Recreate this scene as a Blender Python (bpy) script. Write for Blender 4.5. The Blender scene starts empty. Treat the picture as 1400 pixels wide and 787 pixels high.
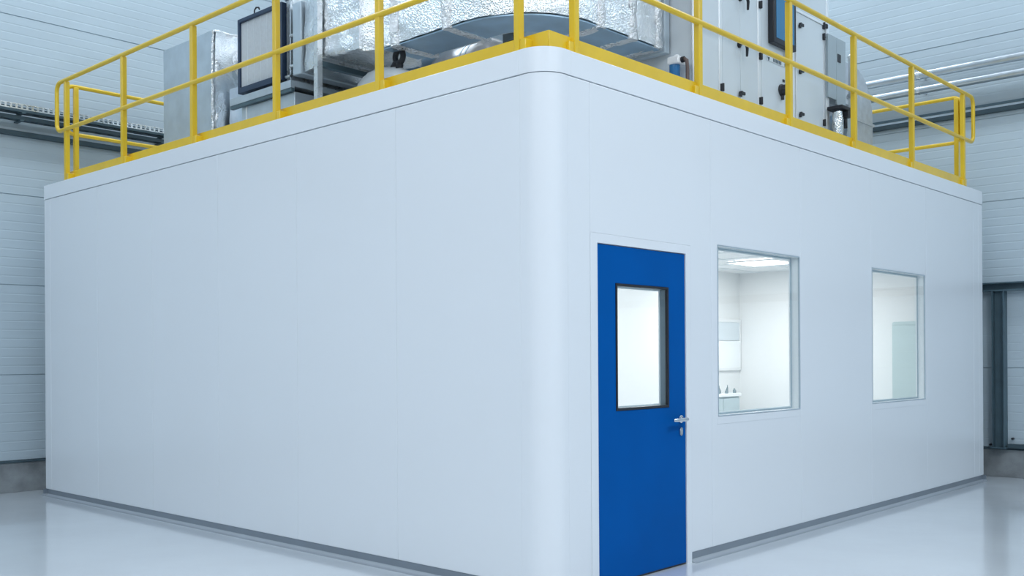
import bpy, bmesh, math, random
from mathutils import Vector, Matrix, noise
random.seed(4)
PI = math.pi
SC = bpy.context.scene
COL = SC.collection

# ------------------------------------------------------------------ materials
def mat(name, col, rough=0.5, metal=0.0, nscale=6.0, cvar=0.03, rvar=0.05, bump=0.0, bscale=40.0, coat=0.0,
        emit=None, estr=0.0, stretch=None, bdist=0.01, spec=0.5, detail=3.0, coat_rough=0.08):
    m = bpy.data.materials.new(name); m.use_nodes = True
    nt = m.node_tree; N = nt.nodes; L = nt.links
    b = N['Principled BSDF']
    b.inputs['Metallic'].default_value = metal
    b.inputs['Specular IOR Level'].default_value = spec
    b.inputs['Coat Weight'].default_value = coat
    b.inputs['Coat Roughness'].default_value = coat_rough
    tc = N.new('ShaderNodeTexCoord'); mp = N.new('ShaderNodeMapping')
    if stretch: mp.inputs['Scale'].default_value = stretch
    L.new(tc.outputs['Object'], mp.inputs['Vector'])
    nz = N.new('ShaderNodeTexNoise'); nz.inputs['Scale'].default_value = nscale; nz.inputs['Detail'].default_value = detail
    L.new(mp.outputs['Vector'], nz.inputs['Vector'])
    cr = N.new('ShaderNodeValToRGB')
    lo = [max(0, c * (1 - cvar)) for c in col]; hi = [min(1, c * (1 + cvar)) for c in col]
    cr.color_ramp.elements[0].color = (*lo, 1); cr.color_ramp.elements[1].color = (*hi, 1)
    cr.color_ramp.elements[0].position = .3; cr.color_ramp.elements[1].position = .7
    L.new(nz.outputs['Fac'], cr.inputs['Fac']); L.new(cr.outputs['Color'], b.inputs['Base Color'])
    mr = N.new('ShaderNodeMapRange'); mr.inputs['To Min'].default_value = max(0.02, rough - rvar); mr.inputs['To Max'].default_value = rough + rvar
    L.new(nz.outputs['Fac'], mr.inputs['Value']); L.new(mr.outputs['Result'], b.inputs['Roughness'])
    if bump:
        n2 = N.new('ShaderNodeTexNoise'); n2.inputs['Scale'].default_value = bscale; n2.inputs['Detail'].default_value = 3
        L.new(mp.outputs['Vector'], n2.inputs['Vector'])
        bp = N.new('ShaderNodeBump'); bp.inputs['Strength'].default_value = bump; bp.inputs['Distance'].default_value = bdist
        L.new(n2.outputs['Fac'], bp.inputs['Height']); L.new(bp.outputs['Normal'], b.inputs['Normal'])
    if emit:
        b.inputs['Emission Color'].default_value = (*emit, 1); b.inputs['Emission Strength'].default_value = estr
    return m

def foil_mat(name, col=(.93, .95, .97), rough=.24, scale=70.0, strength=.32):
    m = mat(name, col, rough, 1.0, nscale=9, cvar=.05, rvar=.1)
    nt = m.node_tree; N = nt.nodes; L = nt.links
    b = N['Principled BSDF']; tc = [n for n in N if n.type == 'TEX_COORD'][0]
    v = N.new('ShaderNodeTexVoronoi'); v.inputs['Scale'].default_value = scale; v.feature = 'F1'
    n = N.new('ShaderNodeTexNoise'); n.inputs['Scale'].default_value = scale * .55; n.inputs['Detail'].default_value = 5; n.inputs['Distortion'].default_value = 1.2
    L.new(tc.outputs['Object'], v.inputs['Vector']); L.new(tc.outputs['Object'], n.inputs['Vector'])
    ad = N.new('ShaderNodeMath'); ad.operation = 'MULTIPLY_ADD'; ad.inputs[1].default_value = .5
    L.new(v.outputs['Distance'], ad.inputs[0]); L.new(n.outputs['Fac'], ad.inputs[2])
    bp = N.new('ShaderNodeBump'); bp.inputs['Strength'].default_value = strength; bp.inputs['Distance'].default_value = .02
    L.new(ad.outputs[0], bp.inputs['Height']); L.new(bp.outputs['Normal'], b.inputs['Normal'])
    return m

def glass_mat(name, tint=(.955, .985, .985)):
    m = bpy.data.materials.new(name); m.use_nodes = True
    nt = m.node_tree; N = nt.nodes; L = nt.links
    for n in list(N):
        if n.type != 'OUTPUT_MATERIAL': N.remove(n)
    out = [n for n in N if n.type == 'OUTPUT_MATERIAL'][0]
    t = N.new('ShaderNodeBsdfTransparent'); t.inputs['Color'].default_value = (*tint, 1)
    g = N.new('ShaderNodeBsdfGlossy'); g.inputs['Roughness'].default_value = .02
    lw = N.new('ShaderNodeLayerWeight')
    pw = N.new('ShaderNodeMath'); pw.operation = 'POWER'; pw.inputs[1].default_value = 5
    ma = N.new('ShaderNodeMath'); ma.operation = 'MULTIPLY_ADD'; ma.inputs[1].default_value = .9; ma.inputs[2].default_value = .03
    mx = N.new('ShaderNodeMixShader')
    L.new(lw.outputs['Facing'], pw.inputs[0]); L.new(pw.outputs[0], ma.inputs[0]); L.new(ma.outputs[0], mx.inputs['Fac']); L.new(t.outputs[0], mx.inputs[1]); L.new(g.outputs[0], mx.inputs[2])
    L.new(mx.outputs[0], out.inputs['Surface'])
    return m

M = {}
M['panel'] = mat('panel_white', (.78, .81, .84), .30, nscale=1.2, cvar=.004, rvar=.012, coat=.25, coat_rough=.18)
M['coping'] = mat('coping_white', (.80, .83, .86), .28, nscale=1.5, cvar=.004, rvar=.012, coat=.25, coat_rough=.18)
M['core'] = mat('joint_grey', (.44, .48, .52), .8)
M['room'] = mat('room_white', (.84, .85, .85), .45, nscale=2, cvar=.01)
M['skirt'] = mat('skirting_grey', (.19, .225, .265), .22, nscale=3, cvar=.04, rvar=.06, coat=.4)
M['cove'] = mat('cove_grey', (.36, .40, .44), .18, nscale=3, cvar=.03, rvar=.05, coat=.5)
M['door'] = mat('door_blue', (.0002, .088, .345), .45, nscale=2.2, cvar=.05, rvar=.04, spec=.04)
M['black'] = mat('black_plastic', (.012, .014, .02), .4, nscale=10)
M['seal'] = mat('seal_grey', (.20, .26, .30), .5, nscale=10)
M['frame'] = mat('window_frame_grey', (.42, .50, .56), .35, nscale=8)
M['steel'] = mat('brushed_steel', (.72, .74, .76), .25, 1.0, nscale=30, cvar=.05, stretch=(1, 8, 1))
M['yellow'] = mat('yellow_paint', (.78, .52, .018), .32, nscale=5, cvar=.05, rvar=.05, coat=.35, coat_rough=.25)
M['wall'] = mat('sandwich_panel_grey', (.50, .585, .635), .42, nscale=1.1, cvar=.03, rvar=.05, stretch=(1, 1, 3))
M['joint'] = mat('panel_joint_dark', (.12, .15, .17), .7)
M['ceil'] = mat('ceiling_white', (.78, .80, .82), .6, nscale=1)
M['darksteel'] = mat('blue_grey_steel', (.085, .14, .17), .45, .2, nscale=6, cvar=.12)
M['trim'] = mat('dark_trim', (.05, .085, .105), .5, .1, nscale=5, cvar=.15)
M['galv'] = mat('galvanised_steel', (.62, .66, .70), .42, .7, nscale=14, cvar=.10, rvar=.1, detail=6)
M['galvmatt'] = mat('galvanised_matt', (.52, .60, .66), .46, .5, nscale=5, cvar=.10, rvar=.08, detail=5)
M['zinc'] = mat('bright_zinc', (.75, .78, .80), .28, .9, nscale=20, cvar=.08)
M['foil'] = foil_mat('aluminium_foil')
M['foilb'] = foil_mat('aluminium_foil_flat', (.66, .76, .86), .34, 14.0, .3)
M['tape'] = foil_mat('aluminium_tape', (.95, .96, .97), .28, 60.0, .8)
M['pipe'] = mat('spiral_pipe_zinc', (.58, .63, .67), .3, .9, nscale=9, cvar=.06, rvar=.06)
M['sheet'] = mat('shade_tinted_sheet', (.40, .56, .70), .40, .75, nscale=5, cvar=.10, rvar=.08, detail=5)  # bluish shade of the duct undersides mixed into the metal colour
M['ahu'] = mat('cabinet_pale', (.70, .76, .80), .33, nscale=2, cvar=.02, coat=.2)
M['alu'] = mat('aluminium_profile', (.88, .91, .93), .35, .35, nscale=8, cvar=.03)
M['gbox'] = mat('control_grey', (.38, .45, .49), .42, nscale=3, cvar=.04)
M['navy'] = mat('filter_frame_navy', (.018, .04, .085), .4, nscale=6, cvar=.1)
M['media'] = mat('filter_media', (.66, .70, .73), .7, nscale=30, cvar=.04)
M['screen'] = mat('screen_blue', (.02, .12, .25), .12, nscale=1.5, cvar=.15, emit=(.02, .16, .34), estr=.35)
M['icon'] = mat('screen_mark', (.01, .06, .14), .2, emit=(.01, .07, .16), estr=.2)
M['ink'] = mat('label_ink', (.06, .09, .12), .5)
M['plate'] = mat('label_plate', (.80, .85, .88), .4)
M['bluebowl'] = mat('blue_plastic', (.03, .18, .42), .2, nscale=5, coat=.4)
M['brown'] = mat('brown_pipe', (.13, .09, .08), .5, nscale=12, cvar=.15)
M['white'] = mat('white_gloss', (.93, .94, .95), .25, nscale=4, cvar=.02, coat=.3)
M['whitehose'] = mat('white_hose', (.64, .70, .74), .4, nscale=9, cvar=.04)
M['cabinet'] = mat('lab_cabinet_grey', (.52, .63, .63), .4, nscale=3, cvar=.03)
M['bench'] = mat('bench_blue_grey', (.52, .62, .65), .4, nscale=3, cvar=.03)
M['lamp'] = mat('lit_diffuser', (.9, .9, .9), .5, emit=(1, 1, 1), estr=5.0)
M['hatch'] = mat('hatch_white', (.93, .95, .96), .2, nscale=3, cvar=.01, coat=.4)
M['glassware'] = mat('grey_glassware', (.22, .29, .32), .2, nscale=20, cvar=.3)
M['roof'] = mat('roof_deck_white', (.82, .84, .86), .5, nscale=2)
M['glass'] = glass_mat('clear_glass')

# epoxy floor
M['floor'] = mat('epoxy_floor', (.60, .645, .685), .17, nscale=.9, cvar=.035, rvar=.05, coat=.55, coat_rough=.06, bump=.05, bscale=2.2, bdist=.02, detail=5)
# concrete plinth with blotches and pin holes
M['concrete'] = mat('concrete', (.27, .29, .30), .8, nscale=5, cvar=.28, rvar=.1, bump=.5, bscale=55, bdist=.01, detail=8)

# ------------------------------------------------------------------ mesh helpers
class MB:
    def __init__(s): s.bm = bmesh.new()
    def box(s, x0, x1, y0, y1, z0, z1):
        vs = [s.bm.verts.new((x, y, z)) for x in (x0, x1) for y in (y0, y1) for z in (z0, z1)]
        for f in ((0, 1, 3, 2), (4, 6, 7, 5), (0, 4, 5, 1), (2, 3, 7, 6), (0, 2, 6, 4), (1, 5, 7, 3)):
            s.bm.faces.new([vs[i] for i in f])
        return s
    def tube(s, pts, r, n=14, cap=True, radii=None, closed=False):
        pts = [Vector(p) for p in pts]; rings = []
        k = len(pts)
        t0 = (pts[1] - pts[0]).normalized()
        up = Vector((0, 0, 1)) if abs(t0.z) < .9 else Vector((1, 0, 0))
        a = t0.cross(up).normalized()
        for i in range(k):
            if closed: t = (pts[(i + 1) % k] - pts[i - 1]).normalized()
            elif i == 0: t = t0
            elif i == k - 1: t = (pts[-1] - pts[-2]).normalized()
            else: t = ((pts[i + 1] - pts[i]).normalized() + (pts[i] - pts[i - 1]).normalized()).normalized()
            a = (a - t * a.dot(t)).normalized(); b = t.cross(a)
            rr = radii[i] if radii else r
            rings.append([s.bm.verts.new(pts[i] + (a * math.cos(2 * PI * j / n) + b * math.sin(2 * PI * j / n)) * rr) for j in range(n)])
        for i in range(k if closed else k - 1):
            A = rings[i]; B = rings[(i + 1) % k]
            for j in range(n):
                s.bm.faces.new((A[j], A[(j + 1) % n], B[(j + 1) % n], B[j]))
        if cap and not closed:
            s.bm.faces.new(rings[0][::-1]); s.bm.faces.new(rings[-1])
        return s
    def cyl(s, p0, p1, r, n=20): return s.tube([p0, p1], r, n)
    def prism(s, poly, axis, a, b):
        """extrude a 2D polygon along axis from a to b; poly coords are the other two axes in xyz order"""
        def P(u, v, w):
            return {'x': (w, u, v), 'y': (u, w, v), 'z': (u, v, w)}[axis]
        A = [s.bm.verts.new(P(u, v, a)) for u, v in poly]; B = [s.bm.verts.new(P(u, v, b)) for u, v in poly]
        n = len(poly)
        for i in range(n): s.bm.faces.new((A[i], A[(i + 1) % n], B[(i + 1) % n], B[i]))
        s.bm.faces.new(A[::-1]); s.bm.faces.new(B)
        return s
    def lathe(s, prof, c, axis='z', n=20):
        c = Vector(c); rings = []
        for r, h in prof:
            ring = []
            for j in range(n):
                a = 2 * PI * j / n; u, v = r * math.cos(a), r * math.sin(a)
                ring.append(s.bm.verts.new(c + Vector({'z': (u, v, h), 'x': (h, u, v), 'y': (u, h, v)}[axis])))
            rings.append(ring)
        for A, B in zip(rings, rings[1:]):
            for j in range(n): s.bm.faces.new((A[j], A[(j + 1) % n], B[(j + 1) % n], B[j]))
        s.bm.faces.new(rings[0][::-1]); s.bm.faces.new(rings[-1])
        return s
    def plate(s, us, zs, holes, face, t0, t1):
        """welded slab with rectangular holes; face 'L': u=x, thickness along y; 'R': u=y, thickness along x"""
        us = sorted(set(us + [h[0] for h in holes] + [h[1] for h in holes])); zs = sorted(set(zs + [h[2] for h in holes] + [h[3] for h in holes]))
        def P(u, z, t): return (u, t, z) if face == 'L' else (t, u, z)
        V = {}
        def v(i, j, t):
            k = (i, j, t)
            if k not in V: V[k] = s.bm.verts.new(P(us[i], zs[j], t))
            return V[k]
        def solid(i, j):
            if not (0 <= i < len(us) - 1 and 0 <= j < len(zs) - 1): return False
            cu = (us[i] + us[i + 1]) / 2; cz = (zs[j] + zs[j + 1]) / 2
            return not any(h[0] < cu < h[1] and h[2] < cz < h[3] for h in holes)
        for i in range(len(us) - 1):
            for j in range(len(zs) - 1):
                if not solid(i, j): continue
                for t in (t0, t1):
                    s.bm.faces.new((v(i, j, t), v(i + 1, j, t), v(i + 1, j + 1, t), v(i, j + 1, t)))
                if not solid(i - 1, j): s.bm.faces.new((v(i, j, t0), v(i, j + 1, t0), v(i, j + 1, t1), v(i, j, t1)))
                if not solid(i + 1, j): s.bm.faces.new((v(i + 1, j, t0), v(i + 1, j + 1, t0), v(i + 1, j + 1, t1), v(i + 1, j, t1)))
                if not solid(i, j - 1): s.bm.faces.new((v(i, j, t0), v(i + 1, j, t0), v(i + 1, j, t1), v(i, j, t1)))
                if not solid(i, j + 1): s.bm.faces.new((v(i, j + 1, t0), v(i + 1, j + 1, t0), v(i + 1, j + 1, t1), v(i, j + 1, t1)))
        return s
    def sweep(s, rings):
        """closed section rings -> skin with end caps"""
        R = [[s.bm.verts.new(p) for p in r] for r in rings]; n = len(R[0])
        for A, B in zip(R, R[1:]):
            for j in range(n): s.bm.faces.new((A[j], A[(j + 1) % n], B[(j + 1) % n], B[j]))
        s.bm.faces.new(R[0][::-1]); s.bm.faces.new(R[-1])
        return s
    def crumple(s, amp, freq, seed=0.0):
        for v in s.bm.verts:
            p = v.co * freq + Vector((seed, seed * 1.7, seed * .6))
            v.co = v.co + noise.noise_vector(p) * amp + noise.noise_vector(p * 2.7) * amp * .45
        return s
    def build(s, name, m, parent=None, loc=None, bevel=0.0, seg=2, smooth=32, kind=None, label=None):
        bm = s.bm
        bmesh.ops.recalc_face_normals(bm, faces=bm.faces)
        me = bpy.data.meshes.new(name)
        if loc is None: loc = Vector((0, 0, 0))
        world_loc = Vector(loc)
        off = world_loc
        if parent is not None:
            off = world_of(parent)
        bmesh.ops.translate(bm, vec=-off, verts=bm.verts)
        bm.to_mesh(me); bm.free()
        if smooth:
            me.shade_smooth(); me.set_sharp_from_angle(angle=math.radians(smooth))
        me.materials.append(m)
        o = bpy.data.objects.new(name, me); COL.objects.link(o)
        if parent is not None: o.parent = parent
        else: o.location = off
        if bevel:
            b = o.modifiers.new('bevel', 'BEVEL'); b.width = bevel; b.segments = seg; b.limit_method = 'ANGLE'; b.angle_limit = math.radians(35)
            b.harden_normals = False
        if kind: o['kind'] = kind
        if label: o['label'] = label
        return o

def world_of(o):
    v = Vector(o.location)
    while o.parent is not None:
        o = o.parent; v = v + Vector(o.location)
    return v

def thing(name, label, cat, loc, group=None):
    o = bpy.data.objects.new(name, None); COL.objects.link(o); o.empty_display_size = .1
    o.location = loc; o['label'] = label; o['category'] = cat
    if group: o['group'] = group
    return o

def tag(o, label, cat, group=None):
    o['label'] = label; o['category'] = cat
    if group: o['group'] = group
    return o

def box(name, m, parent, x0, x1, y0, y1, z0, z1, bevel=0.0, label=None):
    return MB().box(x0, x1, y0, y1, z0, z1).build(name, m, parent, bevel=bevel, label=label)

def arc(cx, cy, r, a0, a1, n):
    return [(cx + r * math.cos(a0 + (a1 - a0) * i / n), cy + r * math.sin(a0 + (a1 - a0) * i / n)) for i in range(n + 1)]

# ------------------------------------------------------------------ the hall
XL, YB = -7.43, 7.95          # the two visible hall walls
XR, YF, HZ = 13.0, -16.0, 9.0
fl = MB().box(XL - .3, XR + .3, YF - .3, YB + .3, -.2, 0).build('floor', M['floor'], loc=(0, 0, 0), kind='structure')
fl['label'] = 'glossy pale grey epoxy floor around the white cabin'
MB().box(XL - .3, XR + .3, YF - .3, YB + .3, HZ, HZ + .2).build('ceiling', M['ceil'], kind='structure')

PLZ = .315
JOINTS = [PLZ + .02, 1.25, 2.21, 3.175, 4.14, 5.09, 6.05, 7.0, 7.95, HZ]
def rib_profile():
    """(depth, z) outline of the sandwich panels: shallow ribs every 0.1 m, deeper joints every 0.96 m"""
    pts = []
    for a, b in zip(JOINTS, JOINTS[1:]):
        n = max(1, round((b - a) / .1)); st = (b - a) / n
        pts += [(.012, a), (.012, a + .004), (0, a + .007)]
        for k in range(1, n):
            z = a + k * st
            pts += [(0, z - .009), (.0014, z - .004), (.0014, z + .004), (0, z + .009)]
        pts += [(0, b - .004)]
    pts += [(.012, HZ)]
    return pts
prof = rib_profile()
mb = MB(); mb.prism([(XL - d, z) for d, z in prof] + [(XL - .15, HZ), (XL - .15, PLZ + .02)], 'y', YF, YB + .15)
wl = mb.build('wall_left', M['wall'], kind='structure', smooth=0)
wl['label'] = 'ribbed pale grey hall wall on the left with cable trays'
mb = MB(); mb.prism([(YB + d, z) for d, z in prof] + [(YB + .15, HZ), (YB + .15, PLZ + .02)], 'x', XL - .15, XR)
wr = mb.build('wall_right', M['wall'], kind='structure', smooth=0)
wr['label'] = 'ribbed pale grey hall wall on the right with silver pipes'
MB().box(XR, XR + .15, YF, YB + .15, 0, HZ).build('wall_rear_right', M['wall'], kind='structure')
MB().box(XL - .15, XR, YF - .15, YF, 0, HZ).build('wall_rear_left', M['wall'], kind='structure')
# concrete upstands with a dark base profile
b = MB().box(XL - .15, XL + .015, YF, YB, 0, PLZ).build('baseboard_left', M['concrete'], kind='structure', bevel=.004)
b['label'] = 'concrete upstand under the left hall wall'
b = MB().box(XL + .015, XR, YB - .015, YB + .15, 0, PLZ).build('baseboard_right', M['concrete'], kind='structure', bevel=.004)
b['label'] = 'concrete upstand under the right hall wall'
MB().prism([(XL - .05, PLZ), (XL + .03, PLZ), (XL + .03, PLZ + .008), (XL + .004, PLZ + .02), (XL - .05, PLZ + .02)], 'y', YF, YB).build('trim_1', M['trim'], kind='structure', smooth=0)
MB().prism([(YB + .05, PLZ), (YB - .03, PLZ), (YB - .03, PLZ + .008), (YB - .004, PLZ + .02), (YB + .05, PLZ + .02)], 'x', XL, XR).build('trim_2', M['trim'], kind='structure', smooth=0)

# dark eaves-level rails fixed to the walls
def wall_rail(name, lab, left):
    t = thing(name, lab, 'rail', (XL, 0, 3.8) if left else (0, YB, 3.8))
    if left:
        MB().prism([(XL, 3.80), (XL + .07, 3.80), (XL + .07, 3.845), (XL + .06, 3.845), (XL + .06, 3.85), (XL, 3.85)], 'y', YF, YB - .02).build('channel', M['trim'], t, smooth=0)
        MB().box(XL, XL + .02, YF, YB - .02, 3.85, 3.885).build('fixing_flange', M['galvmatt'], t, bevel=.003)
    else:
        MB().prism([(YB, 4.19), (YB - .07, 4.19), (YB - .07, 4.235), (YB - .06, 4.235), (YB - .06, 4.24), (YB, 4.24)], 'x', XL + .15, XR).build('channel', M['trim'], t, smooth=0)
        MB().prism([(YB, 4.24), (YB - .04, 4.24), (YB - .04, 4.272), (YB, 4.272)], 'x', XL + .15, XR).build('middle_strip', M['galvmatt'], t, smooth=0)
        MB().prism([(YB, 4.272), (YB - .05, 4.272), (YB - .05, 4.300), (YB, 4.300)], 'x', XL + .15, XR).build('upper_strip', M['darksteel'], t, smooth=0)
wall_rail('steel_rail', 'dark steel rail along the left hall wall below the cable trays', True)
wall_rail('steel_rail', 'dark steel rail along the right hall wall below the silver pipes', False)

# cable trays on the left wall (perforated sides, cables inside)
def cable_tray(lab, x0, x1, z0, h, teeth):
    t = thing('cable_tray', lab, 'cable tray', ((x0 + x1) / 2, 0, z0))
    y0, y1 = -5.5, 7.4
    if teeth:
        mb = MB()
        mb.box(x1 - .004, x1, y0, y1, z0 + h * .34, z0 + h * .44); mb.box(x1 - .004, x1, y0, y1, z0 + h * .86, z0 + h)
        y = y0
        while y < y1:
            mb.box(x1 - .004, x1, y, y + .022, z0 + h * .44, z0 + h * .86); y += .055
        mb.box(x1 - .004, x1, y0, y1, z0 + h * .30, z0 + h * .34)
        mb.build('perforated_side', M['zinc'], t, smooth=0)
        MB().box(x1 - .004, x1 + .002, y0, y1, z0, z0 + h * .30).build('lower_rim', M['trim'], t, smooth=0)
    else:
        MB().box(x1 - .004, x1, y0, y1, z0, z0 + h).build('tray_side', M['trim'], t, smooth=0)
    MB().box(x0, x0 + .004, y0, y1, z0, z0 + h).build('tray_side', M['trim'], t, smooth=0)
    mb = MB()
    mb.box(x0 + .004, x0 + .03, y0, y1, z0, z0 + .004); mb.box(x1 - .035, x1 - .004, y0, y1, z0, z0 + .004)
    y = y0
    while y < y1:
        mb.box(x0 + .03, x1 - .035, y, y + .07, z0, z0 + .004); y += .14
    mb.build('tray_bottom', M['trim'], t, smooth=0)
    for k in range(8):
        y = -4.9 + k * 1.6
        mb = MB(); mb.box(XL + .001, x1, y, y + .04, z0 - .012, z0)
        mb.build('wall_bracket', M['darksteel'], t, smooth=0)
    return t
cable_tray('upper cable tray on the left wall with a bright perforated side', XL + .08, XL + .22, 4.020, .085, True)
cable_tray('dark lower cable tray hung just under the perforated one', XL + .06, XL + .17, 3.950, .038, False)
for k, (dx, z, lab) in enumerate([(.12, 4.0405, 'dark cable nearest the wall in the upper tray'), (.155, 4.0405, 'dark cable in the middle of the upper tray'), (.19, 4.0405, 'dark cable beside the perforated side of the upper tray')]):
    tag(MB().tube([(XL + dx + .004 * math.sin(i * 1.3 + k), -5.4 + i * .6, z) for i in range(21)], .012, 8).build('cable', M['black'], loc=(XL + dx, 0, z)), lab, 'cable', 'cables in the upper tray')

# two silver service pipes along the right wall
def wall_pipe(lab, y, z, r):
    t = thing('service_pipe', lab, 'pipe', (0, y, z))
    x = XL + .3; pts = []; rad = []
    while x < 6.5:
        pts.append((x, y, z)); rad.append(r); x += .25
    MB().tube(pts, r, 24, radii=rad).build('pipe', M['pipe'], t)
    x = XL + .6
    while x < 6:
        MB().tube([(x, y, z), (x + .035, y, z)], r + .006, 24).build('clamp_ring', M['zinc'], t)
        MB().box(x + .01, x + .026, y + r, YB - .001, z - .012, z + .012).build('wall_bracket', M['zinc'], t, smooth=0)
        x += 1.5
wall_pipe('upper silver spiral pipe along the right hall wall', YB - .22, 4.735, .052)
wall_pipe('lower silver spiral pipe along the right hall wall', YB - .22, 4.555, .048)

# blue-grey steel framing on the right wall
t = thing('steel_portal', 'blue-grey steel post and beam frame against the right hall wall', 'steel frame', (0, YB, 0))
mb = MB(); mb.box(-4, 6.5, YB - .12, YB - .002, 2.13, 2.145).box(-4, 6.5, YB - .12, YB - .002, 2.215, 2.23).box(-4, 6.5, YB - .03, YB - .002, 2.145, 2.215)
mb.build('header_beam', M['darksteel'], t, smooth=0)
mb = MB(); mb.box(-.04, -.03, YB - .13, YB - .002, PLZ + .02, 2.13).box(.08, .09, YB - .13, YB - .002, PLZ + .02, 2.13).box(-.03, .08, YB - .05, YB - .04, PLZ + .02, 2.13)
mb.build('post', M['darksteel'], t, smooth=0)
mb = MB(); mb.box(-.06, .11, YB - .15, YB - .016, PLZ + .02, PLZ + .03)
mb.build('foot_plate', M['darksteel'], t, smooth=0)
mb = MB(); mb.box(.11, 6.5, YB - .08, YB - .002, PLZ + .022, PLZ + .07)
mb.build('bottom_rail', M['trim'], t, smooth=0)
for q in ((.15, .13), (-.09, .05)): MB().cyl((q[0], YB - .05, PLZ + q[1]), (q[0], YB - .002, PLZ + q[1]), .013, 10).build('bolt', M['black'], t)

# ------------------------------------------------------------------ the cleanroom cabin
LX, LY = -6.906, 7.40          # far ends of the two faces
ZB, ZP, ZC0, ZC1 = .070, 3.0665, 3.072, 3.217
TH = .08
RC = .17                        # corner radius
cab = thing('cleanroom_cabin', 'large white flat-panel cleanroom cabin with blue door and two windows', 'cabin', (0, 0, 0))

def panelL(x0, x1): return MB().plate([x0, x1], [ZB, ZP], [], 'L', 0, TH).build('wall_panel', M['panel'], cab, bevel=.005, smooth=0)
def panelR(y0, y1, holes, zb=ZB): return MB().plate([y0, y1], [zb, ZP], holes, 'R', -TH, 0).build('wall_panel', M['panel'], cab, bevel=.005, smooth=0)
for a, b_ in zip([-6.76, -5.70, -4.628, -3.537, -2.445, -1.323], [-5.70, -4.628, -3.537, -2.445, -1.323, -.205]): panelL(a, b_)
FR0, FR1, FRT = .3985, 1.493, 2.161
W1 = (1.845, 3.080, .981, 2.197); W2 = (4.459, 5.712, .971, 2.195)
panelR(.398, 1.761, [(.398, FR1, ZB, FRT)])
panelR(1.761, 3.098, [W1])
panelR(3.098, 4.434, [])
panelR(4.434, 5.750, [W2])
panelR(5.750, 7.107, [])
panelR(7.107, 7.27, [])
panelR(.185, .398, [])
# rounded corner post
def corner_ring(d, t):
    o = arc(-RC, RC, RC + d, -PI / 2, 0, 14)
    i = arc(-RC, RC, RC - t, 0, -PI / 2, 14)
    return o, i
o_, i_ = corner_ring(0, TH)
MB().prism([(-.205, 0)] + o_ + [(0, .185), (-TH, .185)] + i_ + [(-.205, TH)], 'z', .0, ZP).build('corner_post', M['panel'], cab, smooth=25)
# end posts
MB().box(LX, -6.76, 0, .12, ZB, ZP).build('end_post', M['panel'], cab, bevel=.006, smooth=0)
MB().box(-.12, 0, 7.27, LY, ZB, ZP).build('end_post', M['panel'], cab, bevel=.006, smooth=0)
# the two hidden sides, roof, inner ceiling and partition
MB().box(LX, LX + TH, .12, LY, 0, ZP).build('wall_panel', M['panel'], cab, smooth=0)
MB().box(LX + TH, -.12, LY - TH, LY, 0, ZP).build('wall_panel', M['panel'], cab, smooth=0)
MB().box(-3.06, -3.0, TH, LY - TH, 0, 2.48).build('partition_wall', M['room'], cab, smooth=0)
mb = MB()
mb.box(-3.0, -TH, TH, LY - TH, 2.48, 2.53)
ic = mb.build('inner_ceiling', M['room'], cab, smooth=0)
mb = MB()
y = .6
while y < 7.3:
    mb.box(-3.0, -TH, y - .008, y + .008, 2.474, 2.48); y += .6
x = -2.7
while x < -.2:
    mb.box(x - .008, x + .008, TH, LY - TH, 2.473, 2.479); x += .6
mb.build('ceiling_grid', M['plate'], ic, smooth=0)
MB().box(-3.0, -TH, LY - TH - .012, LY - TH, 0, 2.48).build('inner_lining', M['room'], cab, smooth=0)
MB().box(LX + .13, -.13, .13, LY - .13, ZP - .02, ZC1 - .0005).build('roof_deck', M['roof'], cab, smooth=0)
MB().prism([(LX + .02, .012)] + [(-.205, .012)] + arc(-RC, RC, RC - .012, -PI / 2, 0, 10) + [(-.012, LY - .02), (LX + .02, LY - .02)], 'z', ZP - .03, ZC0 + .03).build('joint_backing', M['core'], cab, smooth=20)
# coping: left run, corner piece, right run and the back edges
def coping(pts_out, pts_in, sm=0): return MB().prism(pts_out + pts_in, 'z', ZC0, ZC1).build('coping', M['coping'], cab, bevel=0 if sm else .003, smooth=sm)
coping([(LX - .001, -.002), (-.216, -.002)], [(-.216, .13), (LX - .001, .13)])
o_, i_ = corner_ring(.002, .13)
coping([(-.2155, -.002)] + o_ + [(.002, .222)], [(-.13, .222)] + i_ + [(-.2155, .13)], 25)
coping([(.002, .2225), (.002, LY + .001), (-.13, LY + .001)], [(-.13, .2225)])
coping([(LX, .13), (LX + .13, .13), (LX + .13, LY)], [(LX, LY)])
coping([(LX + .13, LY - .13), (-.13, LY - .13), (-.13, LY)], [(LX + .13, LY)])
# coved skirting
def cove_profile(n=8):
    # (out, z): hollow curve from the strip down to the floor
    r = .046
    p = [(-.03, 0), (-.03, .024), (-.003, .024)]
    p += [(-.003 + r - r * math.cos(a), .024 - .022 * math.sin(a)) for a in [PI / 2 * i / n for i in range(1, n + 1)]]
    return p + [(-.003 + r, 0)]
pr = cove_profile()
st = [(-.03, .0242), (-.03, ZB), (-.004, ZB), (-.004, .0242)]
for p_, nm, m_ in ((st, 'skirting', M['skirt']), (pr, 'floor_cove', M['cove'])):
    MB().prism([(-o, z) for o, z in p_], 'x', LX, -.19).build(nm, m_, cab, smooth=40)
    MB().prism([(o, z) for o, z in p_], 'y', FR1 + .001, LY).build(nm, m_, cab, smooth=40)
    MB().prism([(LX - o, z) for o, z in p_], 'y', -.03, LY).build(nm, m_, cab, smooth=40)
    MB().prism([(LY + o, z) for o, z in p_], 'x', LX, .03).build(nm, m_, cab, smooth=40)

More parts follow.
